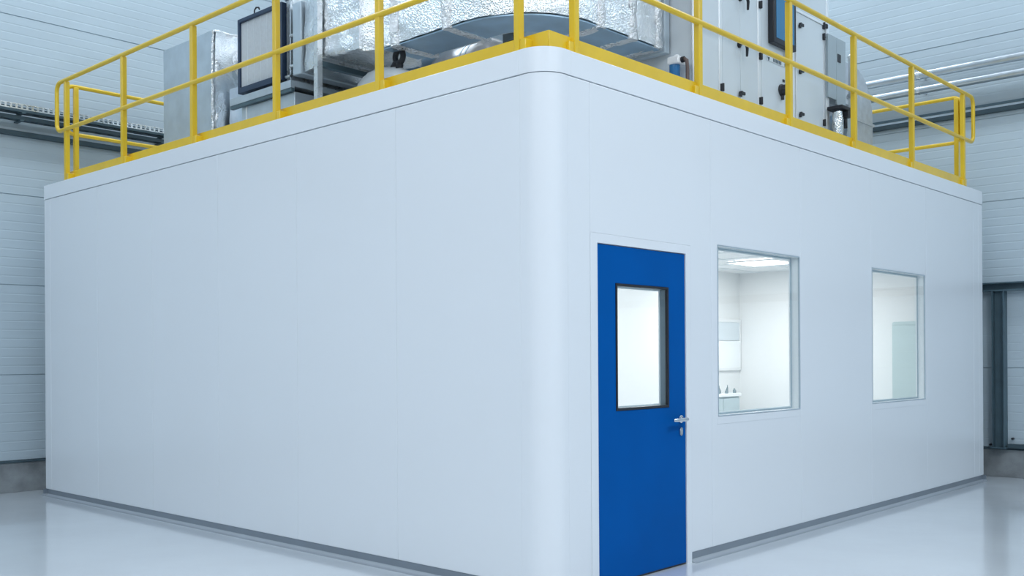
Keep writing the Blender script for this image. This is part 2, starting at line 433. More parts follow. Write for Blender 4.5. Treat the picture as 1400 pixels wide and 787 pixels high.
# door
mb = MB()
DL0, DL1, DT = .470, 1.432, 2.099
mb.plate([FR0, FR1], [0, FRT], [(DL0 - .004, DL1 + .004, -.1, DT + .004)], 'R', -TH, .003)
fr = mb.build('door_frame', M['panel'], cab, bevel=.003, smooth=0)
dr = MB()
VW = (.655, 1.234, 1.071, 1.866)
dr.plate([DL0, DL1], [.012, DT], [VW], 'R', -.062, -.006)
door = dr.build('door', M['door'], cab, bevel=.0025, smooth=0, label='blue door')
# vision panel: black gasket frame, grey inner reveal, glass
y0, y1, z0, z1 = VW
g = .016
MB().plate([y0, y1], [z0, z1], [(y0 + g, y1 - g, z0 + g, z1 - g)], 'R', -.02, -.002).build('glazing_gasket', M['black'], door, smooth=0, label='black glazing gasket')
MB().plate([y0, y1], [z0, z1], [(y0 + g * .9, y1 - g * .9, z0 + g * .9, z1 - g * .9)], 'R', -.062, -.02).build('glazing_reveal', M['seal'], door, smooth=0)
MB().plate([y0, y1], [z0, z1], [(y0 + g + .008, y1 - g - .008, z0 + g + .008, z1 - g - .008)], 'R', -.068, -.0625).build('inner_bead', M['white'], door, smooth=0)
MB().box(-.018, -.012, y0 + .008, y1 - .008, z0 + .008, z1 - .008).build('vision_pane', M['glass'], door, smooth=0)
MB().box(-.059, -.009, DL0 + .002, DL1 - .002, .003, .0125).build('bottom_seal', M['black'], door, smooth=0, label='black bottom seal')
# lever handle
hy, hz = 1.372, .986
mb = MB(); mb.lathe([(.0, -.006), (.026, -.006), (.026, .002), (.022, .005), (.012, .006), (.0105, .052), (.0, .054)], (0, hy, hz), 'x', 20)
mb.tube([(.046, hy + .004, hz), (.049, hy - .012, hz), (.05, hy - .05, hz), (.05, hy - .150, hz), (.047, hy - .162, hz)], .0105, 12, radii=[.0125, .0135, .0125, .0115, .008])
mb.build('lever_handle', M['steel'], door, smooth=40, label='brushed steel lever handle')
mb = MB()
prof2 = [(hy + .017 * math.cos(a), .902 + (.011 if math.sin(a) > 0 else -.011) + .017 * math.sin(a)) for a in [2 * PI * i / 24 for i in range(24)]]
mb.prism(prof2, 'x', -.006, .002)
esc = mb.build('lock_escutcheon', M['steel'], door, smooth=30, label='oval steel lock escutcheon')
mb = MB(); mb.cyl((.002, hy, .907), (.006, hy, .907), .009, 14); mb.box(.002, .0055, hy - .004, hy + .004, .888, .903)
mb.build('lock_cylinder', M['galv'], esc, smooth=30)
mb = MB()
mb.cyl((-.012, .459, .35), (-.012, .459, .45), .006, 10)

# windows: flush double glazing in a grey frame, white reveal
def window(w, lab):
    y0, y1, z0, z1 = w
    b = .007
    f = MB().plate([y0, y1], [z0, z1], [(y0 + b, y1 - b, z0 + b, z1 - b)], 'R', -.012, .0015).build('window', M['frame'], cab, smooth=0, label=lab)
    MB().plate([y0, y1], [z0, z1], [(y0 + b, y1 - b, z0 + b, z1 - b)], 'R', -TH - .004, -.0121).build('reveal', M['white'], f, smooth=0)
    MB().plate([y0 + b, y1 - b], [z0 + b, z1 - b], [(y0 + b + .010, y1 - b - .010, z0 + b + .010, z1 - b - .010)], 'R', -.074, -.070).build('spacer', M['frame'], f, smooth=0)
    MB().plate([y0 + b, y1 - b], [z0 + b, z1 - b], [(y0 + b + .018, y1 - b - .018, z0 + b + .018, z1 - b - .018)], 'R', -.084, -.0742).build('inner_bead', M['white'], f, smooth=0)
    MB().box(-.009, -.003, y0 + .010, y1 - .010, z0 + .010, z1 - .010).build('pane', M['glass'], f, smooth=0)
    MB().plate([y0 - .02, y1 + .012], [z0 - .055, z0 - .003], [], 'R', -.005, .002).build('sill_strip', M['panel'], f, bevel=.0015, smooth=0)
    return f
window(W1, 'larger-looking window beside the blue door with lamp and bench behind it')
window(W2, 'far window with grey cabinet behind it')

# ------------------------------------------------------------------ inside the cabin
LAMPS = [(-1.90, 5.95, 'square lit ceiling lamp seen through the window beside the door'), (-1.90, 3.55, 'square lit ceiling lamp deeper in the cabin'), (-1.30, 1.75, 'square lit ceiling lamp behind the blue door'), (-.8, 6.75, 'square lit ceiling lamp near the far window'), (-1.9, .75, 'square lit ceiling lamp behind the rounded corner')]
for k, (lx, ly, lab) in enumerate(LAMPS[:3]):
    t = thing('ceiling_lamp', lab, 'lamp', (lx, ly, 2.47), 'ceiling lamps inside the cabin')
    MB().plate([lx - .31, lx + .31], [ly - .31, ly + .31], [(lx - .285, lx + .285, ly - .285, ly + .285)], 'L', 2.455, 2.4725)
    mb = MB()
    for q in ((lx - .31, lx - .285, ly - .31, ly + .31), (lx + .285, lx + .31, ly - .31, ly + .31), (lx - .285, lx + .285, ly - .31, ly - .285), (lx - .285, lx + .285, ly + .285, ly + .31)):
        mb.box(q[0], q[1], q[2], q[3], 2.455, 2.4725)
    mb.build('lamp_frame', M['white'], t, smooth=0)
    MB().box(lx - .285, lx + .285, ly - .285, ly + .285, 2.46, 2.47).build('diffuser', M['lamp'], t, smooth=0)

# bench with glassware along the partition
t = thing('lab_bench', 'pale blue-grey bench against the inner wall of the cabin', 'bench', (-2.86, 6.2, 0))
MB().box(-2.985, -2.76, 6.1, 6.93, .90, .94).build('worktop', M['white'], t, bevel=.004)
MB().box(-2.985, -2.79, 6.12, 6.92, .08, .90).build('base_cabinet', M['bench'], t, bevel=.003)
for yy in (6.13, 6.525): MB().box(-2.79, -2.772, yy, yy + .385, .10, .88).build('cupboard_door', M['bench'], t, bevel=.003)
MB().box(-2.985, -2.82, 6.12, 6.92, .0, .08).build('plinth', M['frame'], t)
kinds = ['squat dark bottle', 'narrow grey flask', 'small round beaker', 'short wide jar']
for k in range(8):
    yy = 6.455 + k * .062; hgt = [.07, .10, .06, .05][k % 4]; rr = [.015, .010, .017, .019][k % 4]
    xx = -2.80 - (k % 3) * .03
    o = MB().lathe([(rr, 0), (rr, hgt * .6), (rr * .5, hgt * .8), (rr * .5, hgt), (rr * .3, hgt)], (xx, yy, .94), 'z', 12).build('bottle', M['glassware'], loc=(xx, yy, .94))
    place = ['first from the left', 'second from the left', 'third from the left', 'fourth from the left', 'fifth from the left', 'sixth from the left', 'seventh from the left', 'nearest the corner'][k]
    tag(o, kinds[k % 4] + ' on the bench behind the window, ' + place, 'bottle', 'glassware on the bench')
# pass-through hatch in the inner wall
t = thing('pass_hatch', 'bright white pass-through hatch in the inner wall above the bench', 'hatch', (-3.0, 6.98, 1.26))
MB().plate([6.60, 7.30], [1.22, 1.88], [(6.64, 7.27, 1.26, 1.84)], 'R', -2.999, -2.97).build('hatch_frame', M['room'], t, bevel=.003)
MB().box(-2.998, -2.975, 6.64, 7.27, 1.26, 1.60).build('hatch_door', M['hatch'], t)
MB().box(-2.998, -2.980, 6.64, 7.27, 1.605, 1.84).build('upper_panel', M['ahu'], t)
# tall cabinet in front of the end wall
t = thing('tall_cabinet', 'tall grey-green cabinet standing behind the far window', 'cabinet', (-.58, 7.05, 0))
mb = MB(); prc = [(-.80, .06)] + [(-.80, 1.75)] + [(-.77 - .03 * math.cos(a), 1.75 + .03 * math.sin(a)) for a in [PI / 2 * i / 5 for i in range(1, 6)]] + [(-.40, 1.78), (-.40, .06)]
mb.prism(prc, 'y', 6.86, 7.29); mb.build('body', M['cabinet'], t, smooth=30)
MB().box(-.785, -.415, 6.845, 6.86, .1, 1.74).build('door', M['cabinet'], t, bevel=.003)
MB().box(-.45, -.44, 6.815, 6.845, .9, 1.1).build('handle', M['steel'], t, bevel=.002)
MB().box(-.78, -.42, 6.9, 7.27, 0, .06).build('plinth', M['frame'], t)

# ------------------------------------------------------------------ guardrails
ZD = ZC1
ZT, ZM = 4.255, 3.755
def rail_path(a, b, r=.085):
    """closed loop of the top and mid rail in (u,z)"""
    P = []
    P += [(b - r + r * math.sin(t), ZT - r + r * math.cos(t)) for t in [PI / 2 * i / 6 for i in range(7)]]
    P += [(b - r + r * math.cos(t), ZM + r - r * math.sin(t)) for t in [PI / 2 * i / 6 for i in range(7)]]
    P += [(a + r - r * math.sin(t), ZM + r - r * math.cos(t)) for t in [PI / 2 * i / 6 for i in range(7)]]
    P += [(a + r - r * math.cos(t), ZT - r + r * math.sin(t)) for t in [PI / 2 * i / 6 for i in range(7)]]
    return P
def guardrail(lab, axis, off, a, b, posts, toe, toe_off, inward, bracket_side):
    """axis 'x' or 'y': run direction; off: position of the rail plane; inward: +1/-1 direction towards the roof"""
    t = thing('guardrail', lab, 'guardrail', ((a + b) / 2, off, ZD) if axis == 'x' else (off, (a + b) / 2, ZD), 'yellow guardrails around the cabin roof')
    P3 = (lambda u, v, z: (u, v, z)) if axis == 'x' else (lambda u, v, z: (v, u, z))
    loop = rail_path(a, b)
    # top rail: right end bend + straight + left; split so top and mid rail are parts
    n = len(loop)
    top = loop[21:28] + loop[0:7]; 
    mid = loop[7:14] + loop[14:21]
    r = .021
    MB().tube([P3(u, off - inward * .0, z) for u, z in top], r, 14, cap=False).build('top_rail', M['yellow'], t, smooth=50)
    MB().tube([P3(loop[6][0], off, loop[6][1])] + [P3(u, off, z) for u, z in mid] + [P3(loop[21][0], off, loop[21][1])], r, 14, cap=False).build('mid_rail', M['yellow'], t, smooth=50)
    w = .0235
    for pu in posts:
        x = [pu - w, pu + w]; v = [off - w + inward * .012, off + w + inward * .012]
        mb = MB()
        q = (x[0], x[1], v[0], v[1]) if axis == 'x' else (v[0], v[1], x[0], x[1])
        mb.box(*q, ZD, ZT - .012)
        p = mb.build('post', M['yellow'], t, bevel=.006)
        mb = MB()
        s = bracket_side
        u0, u1 = sorted((pu + s * w, pu + s * (w + .045))); vv = sorted((off - inward * (w * .8 - .012), off + inward * .075))
        q = (u0, u1, vv[0], vv[1]) if axis == 'x' else (vv[0], vv[1], u0, u1)
        mb.box(*q, ZD, ZD + .085)
        mb.build('post_bracket', M['yellow'], p, bevel=.004)
    if toe:
        v = sorted((toe_off, toe_off + inward * .006))
        q = (toe[0], toe[1], v[0], v[1]) if axis == 'x' else (v[0], v[1], toe[0], toe[1])
        MB().box(*q, ZD + .002, ZD + .118).build('toe_board', M['yellow'], t, bevel=.002)
    return t
guardrail('yellow guardrail along the left front edge of the cabin roof', 'x', .06, -6.725, -.12, [-6.52, -5.29, -4.03, -2.80, -1.57, -.275], (-6.69, -.085), .118, 1, 1)
guardrail('yellow guardrail along the right front edge, above the blue door', 'y', -.06, .13, 7.31, [.345, 1.725, 3.06, 4.265, 5.587, 7.015], (.1185, 7.15), -.078, -1, -1)
guardrail('yellow guardrail at the far left end of the roof, beside the cable trays', 'y', -6.70, .14, 7.1, [.24, 1.5, 2.8, 4.1, 5.4, 6.9], (.14, 7.1), -6.63, 1, 1)
guardrail('yellow guardrail at the far right end of the roof, beside the silver pipes', 'x', 7.17, -6.5, -.14, [-6.3, -5, -3.8, -2.6, -1.4, -.185], (-6.55, -.1), 7.13, -1, -1)

# ------------------------------------------------------------------ plant on the roof
ZR = ZC1                  # roof deck surface
def foil_box(x0, x1, y0, y1, z0, z1, step=.05, amp=.008, freq=7.0, seed=0.0):
    mb = MB(); bm = mb.bm
    def lin(a, b): 
        n = max(1, int(abs(b - a) / step)); return [a + (b - a) * i / n for i in range(n + 1)]
    X, Y, Z = lin(x0, x1), lin(y0, y1), lin(z0, z1)
    V = {}
    def v(i, j, k):
        if (i, j, k) not in V: V[(i, j, k)] = bm.verts.new((X[i], Y[j], Z[k]))
        return V[(i, j, k)]
    nx, ny, nz = len(X) - 1, len(Y) - 1, len(Z) - 1
    for i in range(nx):
        for j in range(ny):
            for k in (0, nz): bm.faces.new((v(i, j, k), v(i + 1, j, k), v(i + 1, j + 1, k), v(i, j + 1, k)))
    for i in range(nx):
        for k in range(nz):
            for j in (0, ny): bm.faces.new((v(i, j, k), v(i + 1, j, k), v(i + 1, j, k + 1), v(i, j, k + 1)))
    for j in range(ny):
        for k in range(nz):
            for i in (0, nx): bm.faces.new((v(i, j, k), v(i, j + 1, k), v(i, j + 1, k + 1), v(i, j, k + 1)))
    mb.crumple(amp, freq, seed)
    return mb
def crease(p0, p1, r, seed, amp=.012):
    """crumpled strip of tape along an edge"""
    p0, p1 = Vector(p0), Vector(p1); n = max(4, int((p1 - p0).length / .025))
    pts = []; rad = []
    for i in range(n + 1):
        q = p0.lerp(p1, i / n); d = noise.noise_vector(q * 17 + Vector((seed, 0, 0)))
        pts.append(q + d * amp); rad.append(r * (1 + .5 * noise.noise(q * 31 + Vector((seed, 3, 0)))))
    return MB().tube(pts, r, 7, radii=rad)

# 1 duct riser box at the left
t = thing('duct_riser', 'boxy silver duct riser nearest the left end of the roof', 'duct', (-5.4, 1.1, ZR))
foil_box(-5.90, -4.95, .80, 1.45, ZR + .006, 4.585, .09, .004, 2.2, 1).build('front_casing', M['galvmatt'], t, smooth=60)
foil_box(-4.955, -4.925, .82, 1.44, ZR + .02, 4.57, .035, .016, 9, 5).build('foil_side', M['foil'], t, smooth=80)
crease((-4.95, .80, ZR + .02), (-4.95, .80, 4.58), .012, 3).build('edge_tape', M['tape'], t, smooth=80)
crease((-4.94, .80, 4.58), (-4.94, 1.44, 4.58), .012, 7).build('edge_tape', M['tape'], t, smooth=80)
# lower foil wrapped block beside it
tag(foil_box(-4.89, -4.60, .95, 1.40, ZR + .012, 4.03, .04, .010, 6, 9).build('foil_duct_stub', M['foilb'], loc=(-4.7, 1.17, ZR), smooth=80), 'low bluish foil-wrapped duct stub between the riser and the filter', 'duct')
# flexible round duct
pts = []; rad = []
for i in range(49):
    u = i / 48; x = -4.89 + u * .41
    pts.append((x, 1.17 - .10 * math.sin(u * PI / 2) * .6, 4.30 + .03 * math.sin(u * PI))); rad.append(.165 + (.012 if i % 4 < 2 else 0) + .012 * noise.noise(Vector((u * 9, 2, 1))))
mb = MB().tube(pts, .16, 28, radii=rad); mb.crumple(.010, 11, 4)
tag(mb.build('flexible_duct', M['foil'], loc=(-4.7, 1.15, 4.3), smooth=80), 'short crinkled round foil duct between the riser and the filter', 'duct')

# 2 filter unit
t = thing('filter_unit', 'upright pleated air filter in a dark navy frame on the roof', 'filter', (-4.1, 1.1, 3.8))
FX0, FX1, FZ0, FZ1 = -4.475, -3.760, 3.875, 4.567
MB().plate([FX0, FX1], [FZ0, FZ1], [(FX0 + .035, FX1 - .05, FZ0 + .055, FZ1 - .035)], 'L', .78, .85).build('filter_frame', M['navy'], t, bevel=.004)
mb = MB(); n = 72; pl = []
for i in range(n + 1):
    x = FX0 + .035 + (FX1 - FX0 - .085) * i / n
    pl.append((x, .800 if i % 2 == 0 else .812))
mb.prism(pl + [(FX1 - .05, .84), (FX0 + .035, .84)], 'z', FZ0 + .055, FZ1 - .035)
med = mb.build('pleated_media', M['media'], t, smooth=0)
mb = MB()
for i in range(1, 6):
    x = FX0 + .035 + (FX1 - FX0 - .085) * i / 6; mb.box(x - .0015, x + .0015, .798, .801, FZ0 + .06, FZ1 - .04)
mb.build('separator', M['plate'], med, smooth=0)
MB().tube([(-4.22, .80, FZ1), (-4.22, .80, FZ1 + .035), (-4.19, .80, FZ1 + .055), (-4.15, .80, FZ1 + .045), (-4.14, .80, FZ1 + .025)], .007, 10).build('lifting_hook', M['black'], t)
MB().box(-4.45, -3.70, .86, 1.52, 3.84, 4.56).build('plenum_casing', M['galv'], t, bevel=.004)
mb = MB(); mb.box(-3.745, -3.735, .82, 1.55, 3.84, 4.60).box(-3.69, -3.68, .82, 1.55, 3.84, 4.60)
mb.build('flange', M['zinc'], t)
MB().box(-3.63, -3.50, .80, 1.50, 3.885, 4.52).build('connection_collar', M['galvmatt'], t, bevel=.01)
mb = MB()
for (x, z) in ((-3.72, 4.585), (-3.72, 3.90), (-3.65, 3.98), (-3.65, 4.25)):
    mb.cyl((x - .03, .815, z), (x + .04, .815, z), .014, 10)
mb.build('clamp', M['zinc'], t)
t2 = thing('filter_stand', 'pale box base with steel angle shelf under the filter', 'stand', (-4.05, 1.1, ZR))
mb = MB(); mb.prism([(.76, 3.775), (.80, 3.775), (.80, 3.79), (1.56, 3.79), (1.56, 3.84), (.76, 3.84)], 'x', -4.58, -3.60)
mb.build('angle_shelf', M['galvmatt'], t2, smooth=0)
mb = MB(); mb.box(-4.58, -3.6, .765, .80, 3.745, 3.775)
mb.build('shelf_lip', M['darksteel'], t2, smooth=0)
MB().box(-4.44, -3.60, .80, 1.5, ZR, 3.745).build('base_casing', M['galvmatt'], t2, bevel=.006)
mb = MB(); mb.box(-4.36, -4.345, .792, .80, ZR, 3.74)
mb.build('seam_strip', M['alu'], t2, smooth=0)

# 3 insulated supply duct: transition, wide section, long elbow round the corner
t = thing('supply_duct', 'large foil-insulated duct curving round the corner behind the railing', 'duct', (-2, 1.1, 3.9))
def rect_ring(cx, y0, y1, z0, z1, n=10, m=14):
    pts = []
    for i in range(n): pts.append((cx, y0 + (y1 - y0) * i / n, z0))
    for i in range(m): pts.append((cx, y1, z0 + (z1 - z0) * i / m))
    for i in range(n): pts.append((cx, y1 - (y1 - y0) * i / n, z1))
    for i in range(m): pts.append((cx, y0, z1 - (z1 - z0) * i / m))
    return [Vector(p) for p in pts]
def duct_x(stations, n=10, m=22, step=.03, quilt=0.0):
    rings = []
    for (xa, A), (xb, B) in zip(stations, stations[1:]):
        k = max(1, int(abs(xb - xa) / step))
        for i in range(k):
            f = i / k; e = f * f * (3 - 2 * f)
            q = [A[j] + (B[j] - A[j]) * e for j in range(4)]
            rings.append(rect_ring(xa + (xb - xa) * f, *q, n, m))
    rings.append(rect_ring(stations[-1][0], *stations[-1][1], n, m))
    if quilt:
        for r in rings:
            for p in r:
                p.y -= quilt * math.sin(p.z * 62 + 1.6 * noise.noise(p * 3)) * (.6 + .4 * noise.noise(p * 5))
    return MB().sweep(rings)
mb = duct_x([(-3.485, (.83, 1.47, 3.90, 4.50)), (-3.36, (.81, 1.46, 3.90, 4.55)), (-3.17, (.73, 1.40, 3.92, 4.86))]); mb.crumple(.010, 8, 11)
mb.build('transition', M['foil'], t, smooth=80)
mb = duct_x([(-3.13, (.72, 1.40, 3.92, 4.86)), (-2.62, (.74, 1.40, 3.90, 4.86))], quilt=.007); mb.crumple(.010, 7, 21)
mb.build('wide_section', M['foil'], t, smooth=80)
MB().box(-3.165, -3.135, .70, 1.43, 3.89, 4.9).build('flange', M['zinc'], t, bevel=.003)
mb = duct_x([(-2.63, (.76, 1.40, 3.89, 4.84)), (-2.46, (.86, 1.28, 3.90, 4.76))]); mb.crumple(.010, 9, 31)
mb.build('reducer', M['foil'], t, smooth=80)
# plan path of the narrow duct; outer edge listed, inner offset by width
CX, CY, RO, WD = -1.55, 1.54, .69, .43
def outer_pts(step=.05):
    P = []
    x = -2.47
    while x < CX: P.append(((x, CY - RO), (0, 1))); x += step
    n = 22
    for i in range(n + 1):
        a = -PI / 2 + PI / 2 * i / n; P.append(((CX + RO * math.cos(a), CY + RO * math.sin(a)), (-math.cos(a), -math.sin(a))))
    y = CY + step
    while y < 2.44: P.append(((CX + RO, y), (-1, 0))); y += step
    P.append(((CX + RO, 2.44), (-1, 0)))
    return P
def plan_ring(p, d, w, z0, z1, out=0.0, n=8, m=18):
    ax, ay = p[0] - d[0] * out, p[1] - d[1] * out
    bx, by = p[0] + d[0] * (w + out), p[1] + d[1] * (w + out)
    pts = []
    for i in range(n): f = i / n; pts.append((ax + (bx - ax) * f, ay + (by - ay) * f, z0))
    for i in range(m): pts.append((bx, by, z0 + (z1 - z0) * i / m))
    for i in range(n): f = i / n; pts.append((bx + (ax - bx) * f, by + (ay - by) * f, z1))
    for i in range(m): pts.append((ax, ay, z1 - (z1 - z0) * i / m))
    return [Vector(q) for q in pts]
OP = outer_pts()
mb = MB().sweep([plan_ring(p, d, WD, 3.90, 4.76) for p, d in OP]); mb.crumple(.008, 6, 41)
elb = mb.build('elbow', M['foil'], t, smooth=80)
# flat underside sheet of the elbow, blue shade put into its colour
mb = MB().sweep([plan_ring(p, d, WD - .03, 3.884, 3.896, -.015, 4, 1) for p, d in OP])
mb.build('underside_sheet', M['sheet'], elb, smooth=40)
def band(idx, w=.05, seed=0):
    rings = []
    p, d = OP[idx]; tx = (d[1], -d[0])
    for s in (-w, -w * .4, w * .4, w):
        q = (p[0] + tx[0] * s, p[1] + tx[1] * s); rings.append(plan_ring(q, d, WD, 3.88, 4.78, .014 if abs(s) < w else .006))
    mb = MB().sweep(rings); mb.crumple(.012, 13, seed)
    mb.build('joint_band', M['tape'], t, smooth=80)
def nearest(px, py): return min(range(len(OP)), key=lambda i: (OP[i][0][0] - px) ** 2 + (OP[i][0][1] - py) ** 2)
for k, q in enumerate([(-2.30, .85), (-1.72, .85), (-.86, 1.66), (-.86, 2.03), (-.86, 2.40)]): band(nearest(*q), .045, 50 + k * 3)
# collar onto the cabinet
MB().box(-1.33, -.83, 2.43, 2.495, 3.86, 4.80).build('collar', M['galvmatt'], t, bevel=.004)

# strut stand carrying the wide duct section
t = thing('duct_stand', 'bright steel channel strut stand in front of the wide foil duct', 'stand', (-3.1, 1.06, ZR))
def channel(x0, x1, y0, y1, z0, z1):
    mb = MB(); w = .006
    mb.box(x0, x1, y0, y0 + w, z0, z1).box(x0, x0 + w, y0 + w, y1, z0, z1).box(x1 - w, x1, y0 + w, y1, z0, z1)
    return mb
channel(-3.12, -3.068, .655, .705, ZR, 4.95).build('post', M['zinc'], t, smooth=0)
channel(-3.12, -3.068, 1.42, 1.47, ZR, 4.95).build('post', M['zinc'], t, smooth=0)
MB().box(-3.12, -3.068, .705, 1.42, 3.84, 3.885).build('cross_bar', M['darksteel'], t, smooth=0)
mb = MB(); mb.box(-3.16, -3.03, .62, .72, ZR, ZR + .008).box(-3.16, -3.03, 1.4, 1.5, ZR, ZR + .008)
mb.build('base_plate', M['zinc'], t, smooth=0)

# 4 galvanised return duct running back
t = thing('return_duct', 'dull galvanised duct running back beneath the foil ducts', 'duct', (-3.4, 3.5, 3.9))
MB().box(-3.95, -2.80, 1.56, 6.2, 3.86, 4.4).build('casing', M['sheet'], t, bevel=.004)  # same tinted sheet, with the blue underside shade in its colour
mb = MB()
for y in (2.4, 3.6, 4.8): mb.box(-3.99, -2.76, y, y + .04, 3.82, 4.44)
mb.build('flange', M['galv'], t, bevel=.003)
mb = MB(); mb.box(-3.36, -3.31, 1.58, 6.1, 3.80, 3.86).box(-3.80, -3.75, 1.58, 6.1, 3.80, 3.86)
mb.build('runner', M['trim'], t, smooth=0)
mb = MB()
for y in (1.9, 4.0, 5.9):
    for x in (-3.9, -2.9): mb.box(x, x + .04, y, y + .04, ZR, 3.86)
mb.build('leg', M['zinc'], t, smooth=0)

# white hose with black ring handle below the duct
t = thing('white_hose', 'curved white hose with a black ring handle under the foil duct', 'hose', (-2.6, 1.0, ZR))
hp = [(-3.25, 1.28, 3.40), (-3.10, 1.15, 3.54), (-2.92, 1.05, 3.63), (-2.72, 1.0, 3.675), (-2.52, 1.0, 3.66), (-2.34, 1.0, 3.585), (-2.2, 1.0, 3.46), (-2.12, 1.0, 3.30), (-2.1, 1.0, ZR)]
P = []
for a, b_, c, d in zip([hp[0]] + hp, hp, hp[1:], hp[2:] + [hp[-1]]):
    a, b_, c, d = map(Vector, (a, b_, c, d))
    for i in range(6):
        f = i / 6; P.append(.5 * ((2 * b_) + (c - a) * f + (2 * a - 5 * b_ + 4 * c - d) * f * f + (3 * b_ - a - 3 * c + d) * f ** 3))
P.append(Vector(hp[-1]))
MB().tube([p + Vector((0, 0, .035)) if i < len(P) - 6 else p for i, p in enumerate(P)], .09, 24, radii=[.088 + (.005 if i % 2 else 0) for i in range(len(P))]).build('hose', M['whitehose'], t, smooth=60)
mb = MB(); c = Vector((-2.42, .985, 3.845))
mb.tube([c + Vector((.048 * math.cos(a), 0, .052 * math.sin(a))) for a in [2 * PI * i / 24 for i in range(24)]], .024, 12, closed=True)
mb.tube([c + Vector((-.03, 0, -.04)), c + Vector((-.075, 0, -.085)), c + Vector((-.10, 0, -.12))], .03, 10)
mb.tube([c + Vector((.01, 0, -.06)), c + Vector((-.01, 0, -.12))], .03, 10)
mb.build('ring_handle', M['black'], t, smooth=60, label='black ring handle')

# white pressure vessel behind the elbow
t = thing('white_vessel', 'white cylindrical vessel seen beneath the inside of the foil elbow', 'vessel', (-2.4, 1.87, ZR))
mb = MB(); mb.lathe([(.02, -2.80), (.22, -2.78), (.29, -2.72), (.30, -2.66), (.30, -2.22), (.29, -2.15), (.24, -2.08), (.14, -2.035), (.02, -2.02)], (0, 1.87, 3.84), 'x', 40)
mb.build('shell', M['white'], t, smooth=50)
mb = MB()
for x in (-2.37, -2.31): mb.tube([(x, 1.87, 3.84), (x + .022, 1.87, 3.84)], .303, 40)
mb.build('strap', M['galvmatt'], t, smooth=40)
mb = MB(); mb.box(-2.68, -2.6, 1.72, 2.02, ZR, 3.60).box(-2.26, -2.18, 1.72, 2.02, ZR, 3.60)
mb.build('foot', M['galvmatt'], t)
t = thing('junction_box', 'small dark junction box on a post beside the white vessel', 'junction box', (-1.93, 1.8, ZR))
MB().box(-2.0, -1.865, 1.76, 1.86, 4.03, 4.16).build('housing', M['black'], t, bevel=.006)
MB().cyl((-1.93, 1.81, ZR), (-1.93, 1.81, 4.03), .018, 12).build('post', M['zinc'], t)
MB().box(-1.99, -1.875, 1.75, 1.76, 4.04, 4.15).build('lid', M['seal'], t, bevel=.003)

# 5 air handling unit
AX, AY0, AY1, AZ1 = -.60, 2.50, 4.90, 5.45
t = thing('air_handling_unit', 'tall pale air handling cabinet with black latches and touch screen', 'air handler', (-1.35, 3.7, ZR))
MB().box(-2.10, AX - .02, AY0 + .02, AY1 - .02, ZR + .06, AZ1 - .02).build('casing', M['ahu'], t)
MB().box(-2.10, AX - .01, AY0 + .01, AY1 - .01, ZR, ZR + .06).build('base_frame', M['galvmatt'], t, bevel=.004)
def prof_y(y0, y1, label=None): MB().box(AX - .03, AX, y0, y1, ZR + .06, AZ1).build('corner_profile' if label else 'mullion', M['alu'], t, bevel=.012, seg=3)
prof_y(2.50, 2.555, 1); prof_y(2.88, 2.932); prof_y(3.52, 3.577); prof_y(4.145, 4.20); prof_y(4.845, 4.90, 1)
MB().box(-2.1, AX - .03, AY0, AY0 + .025, AZ1 - .05, AZ1).build('top_profile', M['alu'], t, bevel=.008)
MB().box(AX - .03, AX, 2.555, 4.845, AZ1 - .05, AZ1).build('top_profile', M['alu'], t, bevel=.008)
def pan(name, y0, y1, z0, z1, pr=.0): return MB().box(AX - .03, AX - .004 + pr, y0, y1, z0, z1).build(name, M['ahu'], t, bevel=.004)
pan('fixed_panel', 2.558, 2.878, ZR + .065, AZ1 - .055)
for (ya, yb) in ((2.935, 3.2235), (3.2265, 3.517)):
    pan('door', ya, yb, ZR + .065, 4.80); pan('fixed_panel', ya, yb, 4.805, AZ1 - .055)
swd = pan('control_door', 3.58, 4.142, ZR + .065, 4.085, .004)
pan('fixed_panel', 3.58, 4.142, 4.09, AZ1 - .055)
d2 = pan('door', 4.212, 4.762, ZR + .065, 4.575, .008)
MB().plate([4.203, 4.77], [ZR + .062, 4.60], [(4.212, 4.762, ZR + .064, 4.576)], 'R', AX - .028, AX + .012).build('door_frame', M['alu'], t, bevel=.003)
pan('fixed_panel', 4.203, 4.843, 4.605, AZ1 - .055)
def hinge(y, z, w=.032, h=.06, d=.03):
    mb = MB(); mb.box(AX - .004, AX + d * .6, y - w / 2, y + w / 2, z - h / 2, z + h / 2)
    mb.cyl((AX + d * .6, y, z - h * .55), (AX + d * .6, y, z + h * .55), w * .32, 12)
    mb.build('hinge', M['black'], t, bevel=.003)
for y, z in ((2.908, 3.625), (3.548, 3.63), (3.548, 4.02), (3.548, 4.468), (4.762, 4.57), (4.762, 4.465), (4.762, 3.64)): hinge(y, z)
def latch(y, z):
    mb = MB(); mb.cyl((AX - .004, y, z), (AX + .024, y, z), .018, 14)
    mb.box(AX + .006, AX + .022, y - .005, y + .055, z - .012, z + .014)
    mb.box(AX + .006, AX + .022, y - .03, y + .0, z - .035, z - .005)
    mb.build('latch', M['black'], t, bevel=.003)
for y, z in ((3.21, 3.635), (4.285, 4.47), (4.285, 4.045), (4.285, 3.645)): latch(y, z)
mb = MB(); mb.box(AX - .004, AX + .02, 4.80, 4.84, 4.56, 4.60).box(AX - .004, AX + .016, 4.785, 4.80, 4.46, 4.475)
mb.build('latch', M['black'], t, bevel=.003)
def handle(y, z):
    mb = MB(); mb.tube([(AX, y - .035, z + .02), (AX + .035, y - .025, z + .035), (AX + .05, y + .0, z + .03), (AX + .05, y + .015, z - .01), (AX + .045, y + .018, z - .075)], .012, 10, radii=[.016, .016, .015, .013, .010])
    mb.cyl((AX - .004, y - .035, z + .02), (AX + .01, y - .035, z + .02), .024, 14)
    mb.build('swing_handle', M['black'], t, smooth=50)
handle(3.23, 4.02); handle(3.25, 4.42)
